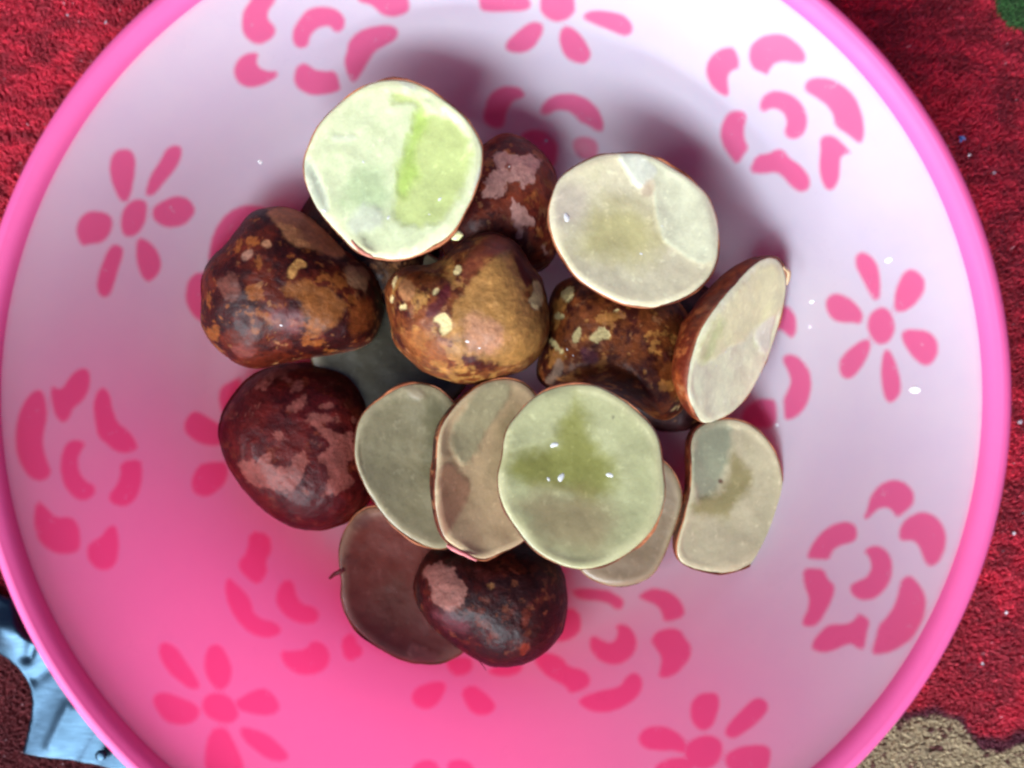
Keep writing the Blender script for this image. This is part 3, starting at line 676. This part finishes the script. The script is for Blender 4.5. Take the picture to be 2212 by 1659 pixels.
bean('bean_half', 'heart shaped mottled bean skin with a bare tan shoulder', P(S, [700,140,820,120,930,140,1040,190,1160,290,1300,400,1400,520,1530,590,1640,680,1710,800,1740,950,1740,1100,1700,1250,1620,1380,1450,1440,1200,1480,1000,1510,800,1540,620,1610,480,1600,330,1510,200,1400,120,1280,80,1180,100,1030,110,900,95,780,140,660,220,560,320,490,400,380,480,280,560,180,630,150]),
     1.75, tilt=(.08, -.03), T=1.65, face_up=False, seed=4, group=G_DN, skin=((54, 10, 7), (92, 32, 14), (136, 78, 34)), gold=.05, full=2.5,
     bumps=[(740, 500, 60, -.18), (560, 470, 50, .08)],
     smarks=[(P(S, [900,780,1100,800,1380,950,1400,1100,1250,1260,1050,1280,980,1000,800,880]), (152, 96, 46), 9, 9, .8), (P(S, [1450,950,1650,1000,1640,1200,1400,1320]), (122, 62, 26), 12, 8, .8),
             (P(S, [650,150,780,120,930,140,1130,270,1280,370,1380,480,1340,590,1200,540,1050,500,880,450,800,330,720,230]), (196, 142, 96), 4, 3, .95),
             (P(S, [610,440,670,400,720,450,690,500,640,490]), (196, 146, 110), 2.5, 2, .9), (P(S, [420,560,500,490,530,520,500,590,430,620]), (170, 130, 112), 2.5, 2, .9),
             (P(S, [850,700,900,620,950,580,1020,620,1020,670,950,670,910,780,860,770]), (205, 156, 90), 2, 1.5, .95), (P(S, [1370,660,1450,640,1600,680,1620,760,1580,910,1530,860,1450,850,1400,760]), (166, 128, 96), 3, 4, .9),
             (P(S, [230,760,330,700,400,760,410,900,350,980,260,970,200,880]), (118, 72, 62), 4, 5, .8), (P(S, [300,1430,420,1370,560,1400,540,1510,420,1490]), (122, 66, 60), 3, 4, .8),
             (P(S, [740,1000,900,1040,1000,1100,1020,1240,760,1260,680,1120]), (120, 62, 66), 9, 6, .6)])
S = 's7'
bean('bean_half', 'golden brown bean skin with chalky flecks, right of the centre, between three cut faces', P(S, [300,60,210,300,170,600,130,800,90,950,180,1080,400,1120,600,1100,760,1110,900,1160,1050,1230,1200,1350,1300,1400,1430,1340,1540,1200,1580,900,1570,600,1510,350,1370,180,1150,90,900,30,600,0]),
     1.7, tilt=(-.04, .02), T=1.75, face_up=False, seed=37, group=G_DN, skin=((70, 26, 16), (122, 66, 30), (168, 118, 60)), gold=.12, full=2.5,
     bumps=[(1290, 836, 34, -.10)],
     smarks=[(P(S, f), (216, 208, 150), 2, 4, .95) for f in (
       [600,600,660,560,730,490,800,560,790,600,720,620,680,660,640,640], [440,570,500,500,550,560,500,660,440,650], [230,640,290,600,350,680,360,750,300,720], [810,340,900,300,930,330,860,370],
       [330,170,450,90,480,200,380,280], [290,370,370,370,370,410,300,410], [1370,1290,1450,1230,1420,1290])]
       + [(P(S, [180,980,260,930,300,800,340,800,350,930,280,1020,210,1040]), (170, 150, 130), 3, 3, .8), (P(S, [520,690,640,700,700,760,680,860,560,830]), (110, 62, 80), 6, 5, .7)])
S = 's5'
bean('bean_half', 'golden mottled bean skin with a notch at its top, in the centre of the heap', P(S, [1040,180,1150,220,1260,290,1330,390,1380,510,1470,600,1500,720,1530,850,1545,1000,1530,1120,1480,1230,1400,1340,1280,1420,1150,1440,1000,1500,800,1530,620,1480,400,1400,300,1280,190,1160,150,1000,120,850,90,700,130,600,230,510,350,470,480,480,590,420,700,330,800,260,920,200]),
     2.5, tilt=(.02, -.03), T=1.85, face_up=False, seed=5, group=G_DN, skin=((74, 24, 16), (122, 68, 32), (164, 122, 64)), gold=.16, full=2.6,
     bumps=[(925, 570, 50, -.22), (1100, 560, 60, .16), (1140, 720, 60, .08)],
     smarks=[(P(S, [1150,330,1250,420,1340,700,1500,900,1500,1100,1380,1300,1200,1380,900,1300,700,1200,650,1000,750,800,850,600,1000,420]), (178, 136, 76), 8, 9, .85),
             (P(S, [200,600,300,580,370,680,330,780,230,780]), (176, 128, 84), 4, 3, .9), (P(S, [160,980,500,1050,700,1250,560,1380,300,1250]), (150, 92, 46), 10, 8, .7),
             (P(S, [430,850,560,780,620,600,700,620,620,820,540,930,460,930]), (86, 26, 34), 5, 5, .85), (P(S, [1220,370,1300,430,1390,590,1360,700,1290,580]), (84, 28, 30), 4, 3, .9),
             (P(S, [1000,200,1150,230,1250,300,1150,330,950,480,800,600,760,520,860,330]), (146, 80, 52), 8, 5, .8),
             (P(S, [820,860,1000,900,1150,1050,1080,1250,850,1250,780,1050]), (190, 140, 124), 12, 8, .5)]
       + [(P(S, f), (236, 226, 166), 2, 2, .95) for f in ([1390,600,1460,620,1490,700,1480,800,1430,880,1360,820,1350,760,1400,720], [500,950,590,880,640,900,680,980,670,1060,600,1110,570,1050,580,990],
           [680,540,740,450,770,490,740,560], [500,700,550,650,565,680,520,740], [220,820,280,810,280,850,230,860], [150,640,175,560,200,560,170,700], [135,760,160,730,170,780,140,800])])
# --- cut faces up
S = 's11'
bean('bean_half', 'kidney shaped cut bean half with an olive stain, at the lower right of the heap', P(S, [700,150,820,150,930,190,1040,270,1130,380,1190,520,1215,650,1220,780,1185,920,1170,1050,1130,1180,1030,1300,920,1390,780,1440,600,1440,430,1395,340,1350,320,1250,350,1130,390,1000,425,850,450,700,455,500,440,330,500,215,600,170]),
     2.05, tilt=(.16, 0), T=1.35, seed=11, group=G_UP, kern=(208, 194, 166), dish=.16,
     kmarks=[(P(S, [470,220,780,170,780,430,640,800,460,800]), (150, 160, 138), 8, 5, .7, -.03), (P(S, [780,430,830,480,960,620,900,780,800,860,740,980,600,960,430,960,440,830,680,780,760,640]), (150, 136, 84), 10, 7, .8),  # first, grey green mark paints the shadow cast by the tilted half
             (P(S, [672,660,700,655,715,680,700,695,678,690]), (110, 66, 50), 2, .3, .9)])
S = 's8'
bean('bean_half', 'pale bean half seen as a crescent beneath the big olive centred one', P(S, [640,1465,760,1540,900,1575,1030,1560,1140,1510,1200,1430,1270,1270,1330,1100,1370,960,1340,820,1280,720,1200,660,1050,650,850,700,700,850,600,1050,580,1280]),
     1.75, tilt=(-.02, -.05), T=1.15, seed=12, group=G_UP, kern=(152, 128, 104), dish=.12)
S = 's9'
bean('bean_half', 'dull greenish grey cut bean half, leftmost of the three overlapping in a row', P(S, [490,160,620,155,760,200,900,360,980,650,1000,950,970,1260,880,1450,720,1475,560,1410,420,1320,300,1200,220,1080,150,960,90,820,70,680,80,540,120,420,200,330,300,260,400,200]),
     2.55, tilt=(.30, -.05), T=1.15, seed=10, group=G_UP, kern=(152, 140, 112), dish=.22, kgrain=.5,
     kmarks=[(P(S, [420,170,520,160,640,260,560,290,480,220]), (170, 150, 128), 4, 4, .7, .04), (P(S, [640,240,900,400,960,900,900,1200,640,1000,620,600]), (100, 94, 66), 18, 9, .7)])
bean('bean_half', 'narrow pinkish cupped bean half, middle of the three overlapping in a row', P(S, [1240,112,1340,120,1440,170,1530,280,1600,500,1620,800,1580,1100,1480,1340,1340,1450,1200,1500,1080,1560,1000,1530,880,1450,770,1385,730,1270,705,1100,700,900,722,760,725,600,760,470,850,350,950,250,1080,150]),
     3.15, tilt=(.52, -.02), T=1.15, seed=9, group=G_UP, kern=(222, 188, 152), dish=.40,
     kmarks=[(P(S, [1080,160,1300,130,1280,300,1180,420,1060,600,1000,760,900,790,830,700,830,540,900,420,1000,260]), (188, 176, 144), 6, 4, .9, .06),
             (P(S, [820,760,900,880,970,930,960,1060,900,1180,810,1340,770,1360,730,1250,720,960,740,800]), (190, 138, 112), 5, 3, .9, .03),
             (P(S, [1180,560,1300,300,1400,320,1300,900,1100,960]), (140, 126, 92), 18, 8, .6)])
S = 's3'
bean('bean_half', 'steeply tilted bean half with an amber brown side, at the right edge', P(S, [965,140,1030,190,1070,270,1080,380,1060,500,1030,640,980,800,930,950,850,1120,750,1280,620,1395,540,1425,480,1455,410,1460,350,1370,300,1240,290,1140,310,980,360,840,420,700,490,590,570,480,650,390,740,290,830,200,900,160]),
     3.30, tilt=(1.06, -.42), T=1.05, seed=3, group=G_UP, kern=(255, 255, 222), dish=.10, skin=((112, 42, 20), (146, 74, 34), (168, 96, 52)), full=2.2,  # flesh colour raised, standing in for light from the right
     kmarks=[(P(S, [900,170,1060,260,1060,560,960,600,840,700,700,820,590,850,500,940,380,1000,350,900,480,640,660,420]), (252, 244, 190), 5, 4, .7, .05),
             (P(S, [550,600,560,700,500,880,450,980,380,1010,400,880,480,700]), (206, 222, 150), 7, 4, .7), (P(S, [960,600,970,680,900,900,860,880,810,780,850,680]), (255, 250, 236), 3, 3, .8, .04)])
S = 's8'
bean('bean_half', 'large cut bean half with an olive green centre, rightmost of the overlapping row', P(S, [640,140,770,150,880,210,980,270,1080,360,1170,450,1210,540,1225,650,1240,800,1255,900,1230,1020,1190,1130,1110,1230,1000,1330,880,1400,760,1440,650,1455,530,1430,400,1370,290,1290,200,1170,130,1060,80,940,65,830,75,740,105,640,105,550,130,450,210,360,290,260,400,190,520,150]),
     4.35, tilt=(.03, .05), T=1.45, seed=8, group=G_UP, kern=(192, 188, 146), dish=.30,
     kmarks=[(P(S, [600,200,640,260,700,400,740,560,900,700,880,880,700,1020,500,860,240,860,140,770,140,650,240,600,480,590,470,430,560,330]), (142, 138, 56), 20, 9, .85),
             (P(S, [380,170,600,170,610,240,540,360,480,420,450,540,250,590,150,640,130,500,230,350]), (192, 188, 146), 5, 3, .8, .03),
             (P(S, [866,376,882,374,884,390,870,392]), (60, 50, 40), 1.5, .2, .9),
             (P(S, [200,900,800,900,900,1200,700,1380,350,1260]), (160, 132, 98), 30, 9, .7)])  # soft brown lower half: shading of the dish painted into the flesh
S = 's2'
bean('bean_half', 'ivory cut bean half with a chipped ridge across its face, at the upper right', P(S, [740,100,850,90,960,100,1070,140,1180,210,1300,280,1400,360,1470,420,1520,520,1560,640,1572,760,1568,880,1560,960,1510,1080,1430,1170,1340,1240,1220,1300,1080,1345,960,1355,820,1330,700,1280,580,1220,470,1150,380,1070,310,960,240,830,200,720,180,620,200,500,230,400,260,310,340,240,440,180,560,120,660,100]),
     3.95, tilt=(.10, .04), T=1.25, seed=2, group=G_UP, kern=(244, 230, 202), dish=.26,
     kmarks=[(P(S, [500,560,700,480,900,520,1050,650,1120,830,1000,980,760,1000,520,960,420,860,480,700]), (206, 192, 132), 32, 10, .8),
             (P(S, [740,110,870,100,1060,150,1300,300,1470,450,1550,700,1540,950,1420,1000,1300,930,1130,820,1080,720,1050,600,1040,450,1030,320,930,390,870,350,820,250]), (232, 228, 204), 3, 2.5, .9, .045),
             (P(S, [740,110,870,100,960,150,1060,220,1040,300,990,330,930,390,870,350,820,250]), (238, 236, 226), 3, 2, .9, .03),
             (P(S, [960,340,1030,300,1040,400,1000,460,930,440]), (222, 190, 170), 4, 3, .6),
             (P(S, [230,420,280,320,420,330,520,460,480,640,300,700,210,640]), (220, 200, 192), 14, 6, .6)])
S = 's1'
bean('bean_half', 'round pale yellow green cut bean half, the brightest, at the top left', P(S, [930,120,1040,130,1130,160,1230,215,1330,290,1450,380,1530,470,1590,570,1630,660,1625,740,1620,830,1590,930,1550,1050,1490,1150,1440,1260,1360,1360,1250,1430,1150,1490,1000,1545,850,1545,720,1515,620,1470,540,1390,450,1290,360,1200,290,1080,240,960,212,850,215,760,240,680,280,580,330,480,410,390,500,310,600,225,720,160,830,128]),
     4.25, tilt=(-.04, .02), T=1.25, seed=21, group=G_UP, kern=(244, 248, 208), dish=.14,
     kmarks=[(P(S, [1110,330,1060,480,1030,650,980,750,940,880,940,1060,930,1200,1000,1300,1300,1250,1480,1000,1540,760,1500,560,1400,460,1250,380,1150,300,940,220,900,330,1000,320]), (220, 230, 152), 9, 6, .9, -.03),
             (P(S, [1100,360,1060,540,1010,700,960,850,945,1000,1000,1060,1060,950,1140,860,1080,720,1200,450]), (196, 222, 112), 12, 5, .85, -.03),
             (P(S, [640,800,860,820,900,1100,760,1200,620,1180,500,1050]), (206, 228, 176), 18, 10, .6),
             (P(S, [230,740,290,800,380,950,420,1100,410,1180,370,1180,300,1080,240,960,218,820]), (224, 226, 206), 2.5, 1.5, .9, -.07),
             (P(S, [650,1100,820,1120,860,1250,760,1330,640,1340,560,1300]), (236, 236, 222), 7, 6, .7, .02),
             (P(S, [960,140,1050,150,1120,200,1080,230,980,180]), (244, 244, 226), 3, 3, .9, .03), (P(S, [1140,280,1290,300,1330,360,1200,410,1160,370]), (236, 240, 200), 3, 3, .8, .04),
             (P(S, [440,570,640,570,640,600,460,620]), (242, 244, 220), 3, 3, .7, .02), (P(S, [690,1378,704,1376,706,1392,694,1394]), (90, 78, 50), 1.5, .2, .9),
             (P(S, [1600,800,1640,810,1600,960,1550,1050,1540,1000]), (244, 236, 226), 3, 1, .9, .03)])

# ------------------------------------------------------------------ torn skins, crumbs, hairs
def tube(name, pts, rad, mat, parent=None, color=None, ns=8):
    pts = np.array(pts, float); n = len(pts)
    for _ in range(2):
        q = np.stack([pts[:-1] * .75 + pts[1:] * .25, pts[:-1] * .25 + pts[1:] * .75], 1).reshape(-1, 3)
        pts = np.concatenate([pts[:1], q, pts[-1:]])
    n = len(pts); d = np.gradient(pts, axis=0); d /= np.linalg.norm(d, axis=1)[:, None]
    ref = np.array([.3, .2, .93]); u = np.cross(d, ref); u /= np.linalg.norm(u, axis=1)[:, None]; w = np.cross(d, u)
    rr = np.interp(np.linspace(0, 1, n), np.linspace(0, 1, len(rad)), rad)
    a = np.linspace(0, 2 * np.pi, ns, endpoint=False)
    v = pts[:, None] + rr[:, None, None] * (np.cos(a)[None, :, None] * u[:, None] + .6 * np.sin(a)[None, :, None] * w[:, None])
    v = v.reshape(-1, 3); v = v + (fbm(v * 8, 3, 2)[:, None]) * rr.mean() * .5
    f = grid_faces(n, ns)
    f += [list(range(ns))[::-1], list(range((n - 1) * ns, n * ns))]
    c = lin(color)[None] * np.ones((len(v), 1)) * (1 + .2 * fbm(v * 6, 4, 2)[:, None])
    return link_mesh(name, v, f, mat, parent, colors=c)
def blob(name, px, py, z, rx, ry, rz, color, mat, seed=0, parent=None):
    n1, n2 = 14, 20
    ph = np.linspace(.02, np.pi - .02, n1)[:, None]; t = np.linspace(0, 2 * np.pi, n2, endpoint=False)[None]
    v = np.stack([np.sin(ph) * np.cos(t), np.sin(ph) * np.sin(t), np.cos(ph) + 0 * t], -1).reshape(-1, 3)
    v = v * (1 + .25 * fbm(v * 1.6, seed, 3)[:, None]) * (rx, ry, rz) + at(px, py, z)
    c = lin(color)[None] * np.ones((len(v), 1))
    return link_mesh(name, v, grid_faces(n1, n2, flip=True), mat, parent, colors=c)
B = {}
beans = [o for o in bpy.data.objects if o.name.startswith('bean_half')]
def by_label(word): return [o for o in beans if word in o['label']][0]
tilted = by_label('steeply'); shaded = by_label('brown shaded'); dark = by_label('darkest'); cup = by_label('cupped'); pale = by_label('round pale')
tube('torn_skin', [at(1473, 858, 3.2), at(1480, 872, 3.3), at(1494, 884, 3.25), at(1505, 900, 3.1)], [.05, .09, .07, .03], M_FLESH, tilted, (236, 190, 168))
tube('torn_skin', [at(1692, 577, 3.1), at(1706, 590, 3.0), at(1700, 615, 2.9)], [.04, .06, .02], M_FLESH, tilted, (190, 160, 120))
tube('torn_skin', [at(745, 1228, 1.7), at(733, 1236, 1.75), at(722, 1240, 1.7), at(712, 1250, 1.6)], [.05, .06, .05, .03], M_SKIN, shaded, (90, 34, 34))
tube('skin_hair', [at(1020, 1408, 1.6), at(1038, 1430, 1.6), at(1050, 1448, 1.6)], [.02, .012, .006], M_SKIN, dark, (80, 26, 20))
tube('skin_hair', [at(1030, 1415, 1.6), at(1056, 1430, 1.6), at(1060, 1420, 1.7)], [.02, .01, .006], M_SKIN, dark, (80, 26, 20))
tube('torn_skin', [at(965, 1178, 3.5), at(990, 1190, 3.4), at(1030, 1210, 3.3)], [.03, .06, .03], M_FLESH, cup, (226, 130, 128))
tube('torn_skin', [at(758, 520, 4.45), at(783, 545, 4.4), at(805, 556, 4.4)], [.03, .05, .02], M_SKIN, pale, (190, 120, 100))
o = blob('bean_crumb', 985, 508, 4.0, .16, .12, .08, (232, 230, 160), M_FLESH, 2); tag(o, 'pale yellow crumb of bean caught beneath the topmost cut face', 'crumb')

def surface_hit(ob_list, px, py):
    from mathutils.bvhtree import BVHTree
    o0 = Vector((0, 0, CAM_H * U)); q = at(px, py, 0.0); d = (Vector(q.tolist()) * U - o0).normalized()
    best = None
    for root in ob_list:
        for ch in [c for c in bpy.data.objects if c.parent == root and c.name.split('.')[0] in ('flesh', 'skin')]:
            if ch.name not in BV:
                off = root.location + ch.matrix_parent_inverse.translation
                BV[ch.name] = BVHTree.FromPolygons([v.co + off for v in ch.data.vertices], [tuple(p.vertices) for p in ch.data.polygons])
            h = BV[ch.name].ray_cast(o0, d)
            if h[0] is not None and (best is None or h[3] < best[2]): best = (h[0], h[1], h[3])
    return best
BV = {}
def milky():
    t = NT('white_drop_glint')  # milky white, for water drops and for imitated window glints
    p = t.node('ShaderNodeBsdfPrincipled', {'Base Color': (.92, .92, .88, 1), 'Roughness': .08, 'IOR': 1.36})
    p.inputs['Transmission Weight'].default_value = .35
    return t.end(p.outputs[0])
M_DROP_GLINT = milky()
# ------------------------------------------------------------------ water drops on the plastic, white glint beads on the beans
def water_material():
    t = NT('water')
    p = t.node('ShaderNodeBsdfPrincipled', {'Base Color': (1, 1, 1, 1), 'Roughness': .02, 'IOR': 1.33})
    p.inputs['Transmission Weight'].default_value = 1.0
    return t.end(p.outputs[0])
M_WATER = water_material()
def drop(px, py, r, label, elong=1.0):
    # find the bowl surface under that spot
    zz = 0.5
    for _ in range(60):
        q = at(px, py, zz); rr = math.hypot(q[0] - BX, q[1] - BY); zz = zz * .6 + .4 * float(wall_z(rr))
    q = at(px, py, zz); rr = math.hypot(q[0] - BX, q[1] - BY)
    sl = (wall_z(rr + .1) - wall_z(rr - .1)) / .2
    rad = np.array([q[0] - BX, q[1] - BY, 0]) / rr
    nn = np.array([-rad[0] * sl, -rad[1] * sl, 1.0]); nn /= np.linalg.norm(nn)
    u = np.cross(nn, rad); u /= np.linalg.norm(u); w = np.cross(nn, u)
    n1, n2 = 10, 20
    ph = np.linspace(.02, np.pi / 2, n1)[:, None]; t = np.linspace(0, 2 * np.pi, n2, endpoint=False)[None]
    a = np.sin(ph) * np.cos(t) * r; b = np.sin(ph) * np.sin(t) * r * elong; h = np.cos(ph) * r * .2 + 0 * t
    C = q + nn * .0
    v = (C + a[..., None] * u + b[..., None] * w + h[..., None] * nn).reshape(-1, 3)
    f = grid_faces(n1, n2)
    o = link_mesh('water_drop', v, f, M_DROP_GLINT)
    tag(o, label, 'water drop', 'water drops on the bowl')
def add_glint(root, px, py, r, e=.65, hgt=.3):  # white beads imitate window glints on the wet bean surfaces
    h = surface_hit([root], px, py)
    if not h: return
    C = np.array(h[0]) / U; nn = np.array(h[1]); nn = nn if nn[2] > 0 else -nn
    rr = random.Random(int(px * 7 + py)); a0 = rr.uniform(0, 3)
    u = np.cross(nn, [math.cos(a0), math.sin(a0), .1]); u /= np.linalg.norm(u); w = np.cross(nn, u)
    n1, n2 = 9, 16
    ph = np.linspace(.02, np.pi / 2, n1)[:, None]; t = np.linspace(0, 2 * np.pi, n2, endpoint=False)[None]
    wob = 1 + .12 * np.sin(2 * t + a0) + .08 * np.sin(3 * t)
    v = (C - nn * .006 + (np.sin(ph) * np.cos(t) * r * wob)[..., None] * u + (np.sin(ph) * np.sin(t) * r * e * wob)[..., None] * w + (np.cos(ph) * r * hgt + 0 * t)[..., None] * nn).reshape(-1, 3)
    link_mesh('glint_bead', v, grid_faces(n1, n2), M_DROP_GLINT, root)
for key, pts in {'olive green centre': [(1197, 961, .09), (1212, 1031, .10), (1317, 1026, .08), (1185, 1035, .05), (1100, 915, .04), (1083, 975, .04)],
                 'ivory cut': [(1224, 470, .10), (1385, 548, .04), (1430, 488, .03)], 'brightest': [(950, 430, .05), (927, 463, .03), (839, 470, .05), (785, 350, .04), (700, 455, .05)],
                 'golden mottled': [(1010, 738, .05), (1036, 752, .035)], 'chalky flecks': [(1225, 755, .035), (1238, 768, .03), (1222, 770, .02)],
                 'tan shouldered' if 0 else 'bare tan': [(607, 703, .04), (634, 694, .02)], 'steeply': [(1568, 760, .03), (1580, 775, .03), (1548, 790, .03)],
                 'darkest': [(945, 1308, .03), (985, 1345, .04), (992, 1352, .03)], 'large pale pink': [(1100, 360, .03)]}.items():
    for b in pts: add_glint(by_label(key), b[0], b[1], b[2])
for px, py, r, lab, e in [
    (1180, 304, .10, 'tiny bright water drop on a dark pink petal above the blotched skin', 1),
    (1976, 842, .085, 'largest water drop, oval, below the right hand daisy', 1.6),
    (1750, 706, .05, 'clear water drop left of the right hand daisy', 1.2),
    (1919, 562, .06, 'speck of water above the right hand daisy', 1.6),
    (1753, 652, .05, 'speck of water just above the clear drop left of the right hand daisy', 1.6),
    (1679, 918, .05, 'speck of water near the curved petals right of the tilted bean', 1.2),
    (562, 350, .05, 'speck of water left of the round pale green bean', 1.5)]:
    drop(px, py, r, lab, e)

# ------------------------------------------------------------------ steel utensil under the lower left rim
def steel_material():
    t = NT('brushed_steel')
    tc = t.node('ShaderNodeTexCoord').outputs['Object']
    mp = t.node('ShaderNodeMapping', {'Vector': tc, 'Scale': (1, 9, 1), 'Rotation': (0, 0, .9)}).outputs[0]
    n = t.noise(260, 5, .65, mp).outputs['Fac']
    n2 = t.noise(60, 3, .5, tc).outputs['Fac']
    bmp = t.node('ShaderNodeBump', {'Height': n2, 'Strength': .25, 'Distance': .0015}).outputs[0]
    p = t.node('ShaderNodeBsdfPrincipled', {'Base Color': (.035, .065, .095, 1), 'Metallic': 1.0, 'Roughness': t.rng(n, .3, .7, .26, .46), 'Normal': bmp})
    return t.end(p.outputs[0])
M_STEEL = steel_material()
def utensil():
    Z = 1.0
    root = thing('steel_utensil', 'shiny bluish steel utensil with a concave edge, poking out under the lower left rim', 'utensil', tuple(at(120, 1560, 0)))
    outl = np.array([(-60, 1275), (0, 1290), (22, 1300), (62, 1372), (110, 1420), (300, 1520), (420, 1640), (430, 1720), (250, 1668), (140, 1648), (41, 1633), (48, 1600), (56, 1560), (60, 1519), (56, 1490), (47, 1466), (34, 1445), (14, 1428), (-10, 1415), (-60, 1400)], float)
    p = outl
    for _ in range(1):
        pass
    # rasterise the outline to a fine grid so that the sheet can be embossed
    step = 4.0
    gx = np.arange(-64, 436, step); gy = np.arange(1270, 1724, step)
    X, Y = np.meshgrid(gx, gy)
    pts = np.stack([X.ravel(), Y.ravel()], 1)
    sd = sdf(pts, p)
    # snap points near the border onto it
    eps = 1.0
    gxn = (sdf(pts + (eps, 0), p) - sd) / eps; gyn = (sdf(pts + (0, eps), p) - sd) / eps
    near = (sd > 0) & (sd < step * 1.05)
    pts[near] -= np.stack([gxn, gyn], 1)[near] * sd[near][:, None]
    keep = sd < step * 1.05
    h = .30 * np.exp(-((pts[:, 0] - 15) ** 2 / 60 ** 2 + (pts[:, 1] - 1355) ** 2 / 42 ** 2))      # rolled neck
    def ridge(ax, ay, bx, by, w, amp):
        ex, ey = bx - ax, by - ay
        t = np.clip(((pts[:, 0] - ax) * ex + (pts[:, 1] - ay) * ey) / (ex * ex + ey * ey), 0, 1)
        d = np.hypot(pts[:, 0] - ax - ex * t, pts[:, 1] - ay - ey * t)
        return amp * np.exp(-(d / w) ** 2)
    h = h + ridge(112, 1610, 150, 1530, 16, .05) + ridge(175, 1650, 215, 1580, 15, .05) + ridge(70, 1470, 110, 1440, 15, -.06) + ridge(60, 1420, 75, 1380, 12, -.08)
    h = h - .10 * smooth(-sdf(pts, p), 6, 0)
    h = h + .05 * np.sin(pts[:, 0] / 30 + pts[:, 1] / 45)
    zc = .30 + h
    k = (CAM_H - Z) / FPX
    W = np.stack([(pts[:, 0] - 1106) * (CAM_H - .35) / FPX, (829.5 - pts[:, 1]) * (CAM_H - .35) / FPX, zc], 1)
    m = len(gx); ok = keep.reshape(len(gy), m)
    faces = []; used = {}
    V = []
    def vid(i, layer):
        key = (i, layer)
        if key not in used:
            used[key] = len(V); q = W[i].copy(); q[2] -= .09 * layer; V.append(q)
        return used[key]
    cell = {}
    for j in range(len(gy) - 1):
        for i in range(m - 1):
            if ok[j, i] and ok[j, i + 1] and ok[j + 1, i] and ok[j + 1, i + 1]: cell[(j, i)] = 1
    for (j, i) in cell:
        a, b, c, d = j * m + i, j * m + i + 1, (j + 1) * m + i + 1, (j + 1) * m + i
        faces.append([vid(a, 0), vid(d, 0), vid(c, 0), vid(b, 0)])
        faces.append([vid(a, 1), vid(b, 1), vid(c, 1), vid(d, 1)])
        for (nj, ni, e) in ((j - 1, i, (a, b)), (j + 1, i, (c, d)), (j, i - 1, (d, a)), (j, i + 1, (b, c))):
            if (nj, ni) not in cell:
                faces.append([vid(e[0], 0), vid(e[1], 0), vid(e[1], 1), vid(e[0], 1)])
    link_mesh('blade', np.array(V), faces, M_STEEL, root)
    rv = at(218, 1632, .44)
    n2 = 20; a = np.linspace(0, 2 * np.pi, n2, endpoint=False)
    prof = [(.30, -.02), (.30, .02), (.24, .05), (.12, .06), (.002, .06)]
    v = np.concatenate([np.stack([rv[0] + r * 0.5 * np.cos(a), rv[1] + r * .5 * np.sin(a), rv[2] + z + 0 * a], 1) for r, z in prof])
    link_mesh('rivet', v, grid_faces(len(prof), n2), M_STEEL, root)
utensil()

# ------------------------------------------------------------------ scraps on the carpet
def plain(name, color, rough=.6):
    t = NT(name)
    n = t.noise(500, 3).outputs['Fac']
    k = t.mix(n, tuple(x * .8 for x in color[:3]) + (1,), color)
    return t.end(t.node('ShaderNodeBsdfPrincipled', {'Base Color': k, 'Roughness': rough}).outputs[0])
M_BLUE = plain('blue_paper', (.06, .12, .32, 1)); M_LINT = plain('lint', (.62, .56, .58, 1), .9)
def scrap(px, py, s, mat, name, label, cat, group=None, seed=1):
    r = random.Random(seed)
    c = at(px, py, .12); n = 7
    a = [i * 2 * math.pi / n + r.uniform(-.3, .3) for i in range(n)]
    rr = [s * .7 * r.uniform(.55, 1.1) for _ in a]
    top = [(c[0] + q * math.cos(t), c[1] + q * math.sin(t), c[2] + r.uniform(-.02, .05)) for q, t in zip(rr, a)]
    v = top + [(x, y, z - .025) for x, y, z in top]
    f = [list(range(n)), list(range(n, 2 * n))[::-1]] + [[i, i + n, (i + 1) % n + n, (i + 1) % n] for i in range(n)]
    o = link_mesh(name, v, f, mat, smooth_sh=False); tag(o, label, cat, group)
scrap(2078, 299, .16, M_BLUE, 'paper_scrap', 'tiny blue scrap on the red carpet at the right', 'scrap')
for i, (x, y, s, lab) in enumerate([(2148, 373, .07, 'grey lint fleck below the blue scrap on the carpet'), (2093, 336, .06, 'white lint fleck just right of the blue scrap'),
        (2204, 912, .09, 'white lint fleck on the carpet by the right picture edge'), (2173, 1323, .07, 'grey lint fleck right of the lower right rose'),
        (2122, 1432, .08, 'pale lint fleck on the carpet above the cream patch'), (145, 32, .07, 'pale lint fleck near the upper left picture corner'),
        (228, 48, .08, 'pale lint sliver on the carpet beside the upper left rim'), (2190, 1152, .07, 'white lint speck beside the lower right rim')]):
    scrap(x, y, s, M_LINT, 'lint_fleck', lab, 'lint', 'lint flecks on the carpet', seed=i + 3)
